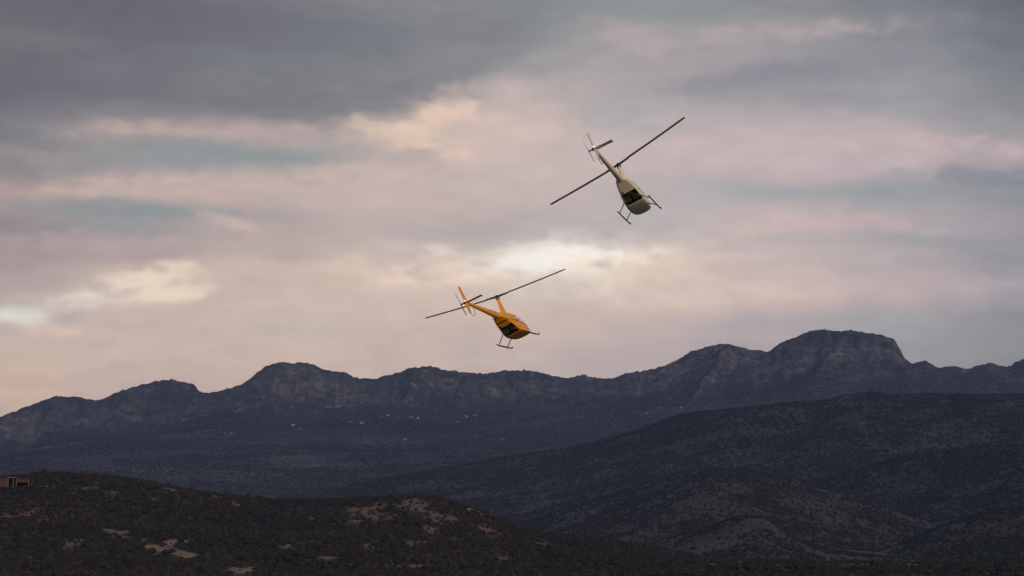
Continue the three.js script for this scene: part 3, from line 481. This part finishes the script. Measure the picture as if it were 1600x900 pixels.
const inPane = c => { const d = inDoor(c); if (d === 1) return c.y > 1.08 && c.y < 1.63 && c.x > 0.71 && c.x < screenPost(c.y) - 0.14; if (d === 2) return c.y > 1.1 && c.y < 1.6 && c.x > 0.2 - (1.6 - c.y) * 0.1 && c.x < 0.53; return false; };
const stripeY = x => 1.05 - 0.075 * (x - 1);
function ribbon(s) {                                                 // a painted line along the flank, following the shell
  const v = [], idx = [], N = 90, side = (x, y) => { const [, , yt, ym, w, , nu] = station(x), t = clamp((y - ym) / (yt - ym), 0, 1); return w * (1 - t ** nu) ** (1 / nu); };
  for (let i = 0; i <= N; i++) { const x = mix(-1.0, 2.42, i / N); for (const d of [-0.024, 0.024]) { const y = stripeY(x) + d; v.push(x + (x > 2.2 ? 0.006 : 0), y, s * (side(x, y) + 0.011)); } if (i < N) { const a = i * 2; idx.push(a, a + 2, a + 1, a + 2, a + 3, a + 1); } }
  const g = new THREE.BufferGeometry(); g.setAttribute('position', new THREE.Float32BufferAttribute(v, 3)); g.setIndex(s > 0 ? idx : idx.reverse()); g.computeVertexNormals(); return g;
}
const foil = (chord, thick, n = 10) => { const p = []; for (let i = 0; i <= n; i++) { const t = i / n, y = 5 * thick * (0.2969 * Math.sqrt(t) - 0.126 * t - 0.3516 * t * t + 0.2843 * t ** 3 - 0.1036 * t ** 4); p.push([chord * (0.25 - t), y]); } return [...p, ...p.slice(1, -1).reverse().map(([a, b]) => [a, -b])]; };
function loftFoil(sections) {                                        // sections: [origin, chord direction, thickness direction, chord, thickness]
  const v = [], idx = [], n = foil(1, 0.1).length;
  for (const [o, cd, td, c, t] of sections) for (const [a, b] of foil(c, t)) v.push(o[0] + cd[0] * a + td[0] * b * c, o[1] + cd[1] * a + td[1] * b * c, o[2] + cd[2] * a + td[2] * b * c);
  for (let s = 0; s < sections.length - 1; s++) for (let k = 0; k < n; k++) { const a = s * n + k, b = s * n + (k + 1) % n; idx.push(a, b, a + n, b, b + n, a + n); }
  for (const s of [0, sections.length - 1]) for (let k = 1; k < n - 1; k++) idx.push(...(s ? [s * n, s * n + k, s * n + k + 1] : [0, k + 1, k]));
  const g = new THREE.BufferGeometry(); g.setAttribute('position', new THREE.Float32BufferAttribute(v, 3)); g.setIndex(idx); const q = g.toNonIndexed(); q.computeVertexNormals(); return q;
}
const steel = mat(0.025, 0.025, 0.027, 0.5), rubber = mat(0.015, 0.015, 0.016, 0.8), bladeMat = mat(0.16, 0.15, 0.145, 0.55), seatMat = mat(0.035, 0.03, 0.028, 0.9), bayMat = mat(0.06, 0.06, 0.062, 0.6, { metalness: 0.4 }), alloy = mat(0.35, 0.34, 0.33, 0.45, { metalness: 0.7 });
const glass = new THREE.MeshPhysicalMaterial({ color: 0xffffff, roughness: 0.03, transmission: 1, thickness: 0, ior: 1.5, specularIntensity: 1 });
const lampMat = new THREE.MeshStandardMaterial({ color: 0xffffff, emissive: new THREE.Color(1, 0.93, 0.8), emissiveIntensity: 1.2, roughness: 0.4 });

function helicopter(label, paint, belly, strut, { pos, fwd, up, right, psi, tilt, stripe, tailAngle, letters }) {
  const h = new THREE.Group(); h.name = numbered('helicopter'); scene.add(h); tag(h, label, 'helicopter', 'helicopters flying away in formation');
  const m4 = new THREE.Matrix4().makeBasis(new THREE.Vector3(...fwd), new THREE.Vector3(...up), new THREE.Vector3(...right)); h.quaternion.setFromRotationMatrix(m4); h.position.set(...pos);
  mesh('cabin_shell', skinPart(c => c.x > -0.36 && !inBay(c) && !inScreen(c) && !inDoor(c) && !onBelly(c)), paint, h);
  mesh('belly_panel', skinPart(c => onBelly(c) && !inDoor(c)), belly, h);
  mesh('engine_cowling', skinPart(c => c.x <= -0.36 && !inBay(c) && !onRear(c)), paint, h);
  const rear = mesh('rear_cowl', skinPart(c => onRear(c) && !(stripe && c.x < -0.98 && c.x > -1.04), 0.004), paint, h);
  mesh('latch', box(0.04, 0.03, 0.16, -0.92, 1.125, 0.02), steel, rear);
  if (stripe) mesh('stripe', merge([ribbon(1), ribbon(-1), skinPart(c => onRear(c) && c.x < -0.98 && c.x > -1.04, 0.004)]), steel, h);
  for (const s of [1, -1]) {
    mesh('windshield', skinPart(c => inScreen(c) && c.z * s > 0, -0.004), glass, h);
    for (const k of [1, 2]) {
      const d = mesh('door', skinPart(c => inDoor(c) === k && c.z * s > 0 && !inPane(c), 0.006), paint, h);
      mesh('window', skinPart(c => inDoor(c) === k && c.z * s > 0 && inPane(c), -0.003), glass, d);
      const hx = k === 1 ? 0.72 : -0.16, w = station(hx)[4];
      mesh('handle', box(0.12, 0.035, 0.03, hx, 0.99, s * (w + 0.015)), steel, d);
    }
  }
  // engine bay under the cowling
  const bay = mesh('engine_bay', skinPart((c, n) => c.x > -0.8 && c.x < 0.7 && under(c, 0.2), -0.2), bayMat, h);
  mesh('engine', merge([box(0.36, 0.1, 0.36, -0.2, 0.9, 0), rod([-0.4, 1.06, -0.22], [-0.1, 0.86, -0.22], 0.05), rod([-0.4, 1.06, 0.22], [-0.1, 0.86, 0.22], 0.05)]), bayMat, bay);
  mesh('cooling_fan', new THREE.TorusGeometry(0.17, 0.03, 8, 24).rotateX(Math.PI / 2).rotateZ(-0.4).translate(-0.25, 0.86, 0.0), bayMat, bay);
  mesh('exhaust_pipe', rod([-0.55, 1.12, -0.3], [-0.78, 0.93, -0.32], 0.055, 0.055, 14), rubber, h);
  // inside the cabin
  for (const [x, z] of [[0.95, 0.3], [0.95, -0.3], [0.05, 0.3], [0.05, -0.3]]) mesh('seat', merge([box(0.42, 0.28, 0.44, x, 0.68, z), box(0.1, 0.62, 0.44, x - 0.22, 1.05, z), box(0.08, 0.16, 0.24, x - 0.24, 1.44, z)]), seatMat, h);
  mesh('instrument_panel', merge([box(0.3, 0.34, 0.5, 1.85, 0.95, 0), box(0.2, 0.5, 0.26, 1.9, 0.7, 0)]), seatMat, h);
  mesh('cabin_floor', box(1.5, 0.04, 0.9, 0.95, 0.58, 0), seatMat, h);
  mesh('bulkhead', box(0.05, 0.7, 0.86, -0.3, 1.28, 0), seatMat, h);
  // mast and rotor
  const hubAt = [0.03, 3.21, 0];
  mesh('mast_fairing', loftFoil([[[0.22, 1.8, 0], [1, 0, 0], [0, 0, 1], 0.98, 0.34], [[0.16, 1.96, 0], [1, 0, 0], [0, 0, 1], 0.78, 0.36], [[0.1, 2.5, 0], [1, 0, 0], [0, 0, 1], 0.56, 0.4], [[0.05, 2.98, 0], [1, 0, 0], [0, 0, 1], 0.36, 0.48]]), paint, h);
  mesh('rotor_mast', merge([rod([0.03, 2.9, 0], hubAt, 0.045), new THREE.CylinderGeometry(0.12, 0.14, 0.07, 18).translate(0.03, 3.03, 0), rod([0.14, 3.0, 0.02], [0.12, 3.2, 0.14], 0.018), rod([-0.08, 3.0, -0.02], [-0.06, 3.2, -0.14], 0.018)]), steel, h);
  const rotor = new THREE.Matrix4().makeTranslation(...hubAt).multiply(new THREE.Matrix4().makeRotationFromQuaternion(new THREE.Quaternion().setFromAxisAngle(new THREE.Vector3(tilt[0], 0, tilt[1]).normalize(), Math.hypot(...tilt)))).multiply(new THREE.Matrix4().makeRotationY(-psi));
  mesh('rotor_hub', merge([box(0.62, 0.09, 0.15), new THREE.SphereGeometry(0.12, 14, 10).scale(1.1, 0.75, 1.1).translate(0, 0.02, 0), rod([-0.3, 0, 0], [0.3, 0, 0], 0.075, 0.075, 14), rod([0, 0, -0.16], [0, 0, 0.16], 0.05)]).applyMatrix4(rotor), steel, h);
  for (const s of [1, -1]) {
    const dir = r => { const c = 0.0477 * (0.6 + 0.08 * r); return [s * r * Math.cos(c), r * Math.sin(c), 0]; };
    const sec = (r, c, t) => [dir(r), [0, -0.07 * s * (1 - r / 6), -s], [0, 1, 0], c, t];
    const blade = mesh('rotor_blade', loftFoil([sec(0.62, 0.2, 0.2), sec(0.9, 0.254, 0.13), sec(2.2, 0.254, 0.12), sec(3.6, 0.254, 0.12), sec(4.92, 0.254, 0.11)]).applyMatrix4(rotor), bladeMat, h);
    mesh('root_fitting', rod([s * 0.24, 0.011, 0], dir(0.8), 0.07, 0.055, 12).applyMatrix4(rotor), steel, blade);
    mesh('tip_cap', loftFoil([sec(4.92, 0.254, 0.11), sec(5.0, 0.24, 0.1), sec(5.03, 0.2, 0.05)]).applyMatrix4(rotor), bladeMat, blade);
  }
  // tail
  mesh('tail_boom', merge([rod([-1.3, 1.585, 0], [-5.72, 1.915, 0], 0.215, 0.085, 28), rod([-5.72, 1.915, 0], [-5.82, 1.92, 0], 0.085, 0.05, 20)]), paint, h);
  const finShape = (pts, t) => new THREE.ExtrudeGeometry(new THREE.Shape(pts.map(p => new THREE.Vector2(...p))), { depth: t, bevelEnabled: true, bevelSize: 0.015, bevelThickness: 0.015, bevelSegments: 2 }).translate(0, 0, -t / 2);
  mesh('upper_fin', finShape([[-5.5, 1.95], [-5.62, 2.15], [-5.86, 3.02], [-6.06, 3.02], [-5.96, 1.95]], 0.035), paint, h);
  mesh('lower_fin', finShape([[-5.5, 1.88], [-5.96, 1.88], [-5.92, 1.22], [-5.72, 1.22]], 0.035), paint, h);
  const st = mesh('horizontal_stabilizer', loftFoil([[[-5.7, 1.93, 0.06], [1, 0, 0], [0, 1, 0], 0.4, 0.12], [[-5.78, 1.87, 1.12], [1, 0, 0], [0, 1, 0], 0.36, 0.12]]), paint, h);
  mesh('end_cap', box(0.38, 0.05, 0.03, -5.86, 1.87, 1.13), steel, st);
  const gb = mesh('tail_gearbox', merge([new THREE.SphereGeometry(0.11, 14, 10).translate(-5.86, 1.95, -0.06), rod([-5.86, 1.96, -0.05], [-5.86, 1.96, -0.34], 0.05, 0.035), box(0.12, 0.12, 0.06, -5.86, 1.96, -0.34)]), steel, h);
  for (const s of [0, Math.PI]) { const a = tailAngle + s, c = Math.cos(a), q = Math.sin(a), at = r => [-5.86 + c * r, 1.96 + q * r, -0.36]; mesh('tail_rotor_blade', loftFoil([[at(0.06), [-q, c, 0.1], [0, 0, 1], 0.1, 0.14], [at(0.2), [-q, c, 0.1], [0, 0, 1], 0.14, 0.11], [at(0.735), [-q, c, 0.05], [0, 0, 1], 0.14, 0.1]]), bladeMat, h); }
  mesh('tail_skid', tube([[-5.82, 1.24, 0], [-5.72, 1.1, 0], [-5.48, 1.02, 0], [-5.16, 1.16, 0], [-5.02, 1.38, 0], [-5.0, 1.78, 0]], 0.016, 30, 6), steel, h);
  mesh('tail_light', new THREE.SphereGeometry(0.045, 12, 8).translate(-5.99, 2.02, 0.03), lampMat, h);
  mesh('antenna', rod([-2.4, 1.4, 0], [-2.52, 1.12, 0], 0.012, 0.006, 6), steel, h);
  // landing gear
  for (const s of [1, -1]) {
    const sk = mesh('landing_skid', tube([[-0.68, 0.04, s * 1.07], [0, 0.04, s * 1.07], [0.8, 0.04, s * 1.07], [1.7, 0.04, s * 1.075], [1.95, 0.06, s * 1.08], [2.07, 0.14, s * 1.08], [2.1, 0.2, s * 1.08]], 0.038, 40, 10), steel, h);
    mesh('skid_shoe', box(1.5, 0.025, 0.06, 0.6, 0.0, s * 1.07), rubber, sk);
    for (const [x0, y0, z0, x1] of [[-0.3, 0.62, 0.48, -0.29], [1.16, 0.5, 0.5, 1.14]]) mesh('skid_strut', tube([[x0, y0 + 0.03, s * (z0 - 0.03)], [x0, y0, s * z0], [x0, 0.34, s * 0.74], [x1, 0.05, s * 1.065]], 0.033, 16, 10), strut, h);
    mesh('navigation_light', new THREE.SphereGeometry(0.03, 10, 8).translate(1.4, 0.62, s * 0.66), alloy, h);
  }
  if (letters) {                                                     // dark registration marks on the right of the boom, too small to read
    const marks = [], r = rng(5), q = t => [mix(-1.3, -5.72, t), mix(1.585, 1.915, t), mix(0.215, 0.085, t)];
    for (const t of [0.11, 0.155, 0.2, 0.27, 0.315]) { const [x, y, rad] = q(t); for (let k = 0; k < 3; k++) { const a = 0.75 - k * 0.28, w = k === 1 ? 0.05 : 0.1; marks.push(box(w, 0.05, 0.012).rotateX(-a).translate(x + (r() - 0.5) * 0.03, y + Math.sin(a) * (rad + 0.002), Math.cos(a) * (rad + 0.002))); } }
    mesh('registration_marks', merge(marks), steel, h);
  }
  return h;
}
const yellow = mat(0.86, 0.35, 0.016, 0.45, { clearcoat: 0.15, clearcoatRoughness: 0.2 }), cream = mat(0.8, 0.71, 0.6, 0.45, { clearcoat: 0.15, clearcoatRoughness: 0.2 });
const strutY = mat(0.3, 0.1, 0.03, 0.5), strutW = mat(0.2, 0.14, 0.12, 0.5);
helicopter('bright yellow helicopter with dark belly flying lower, just above the ridge', yellow, yellow, strutY, { pos: [0.157, 17.069, -83.839], fwd: [0.398, 0.067, -0.915], up: [-0.3708, 0.924, -0.0936], right: [0.8391, 0.3765, 0.3926], psi: 1.1218, tilt: [0.0254, -0.0124], stripe: true, tailAngle: 1.9, letters: true });
helicopter('cream white helicopter banking steeply, higher and right of the yellow one', cream, cream, strutW, { pos: [7.672, 23.812, -75.755], fwd: [0.3841, -0.0475, -0.9221], up: [-0.3282, 0.9265, -0.1844], right: [0.863, 0.3734, 0.3402], psi: 1.615, tilt: [-0.0748, -0.0031], tailAngle: 2.3 });

renderer.render(scene, camera);
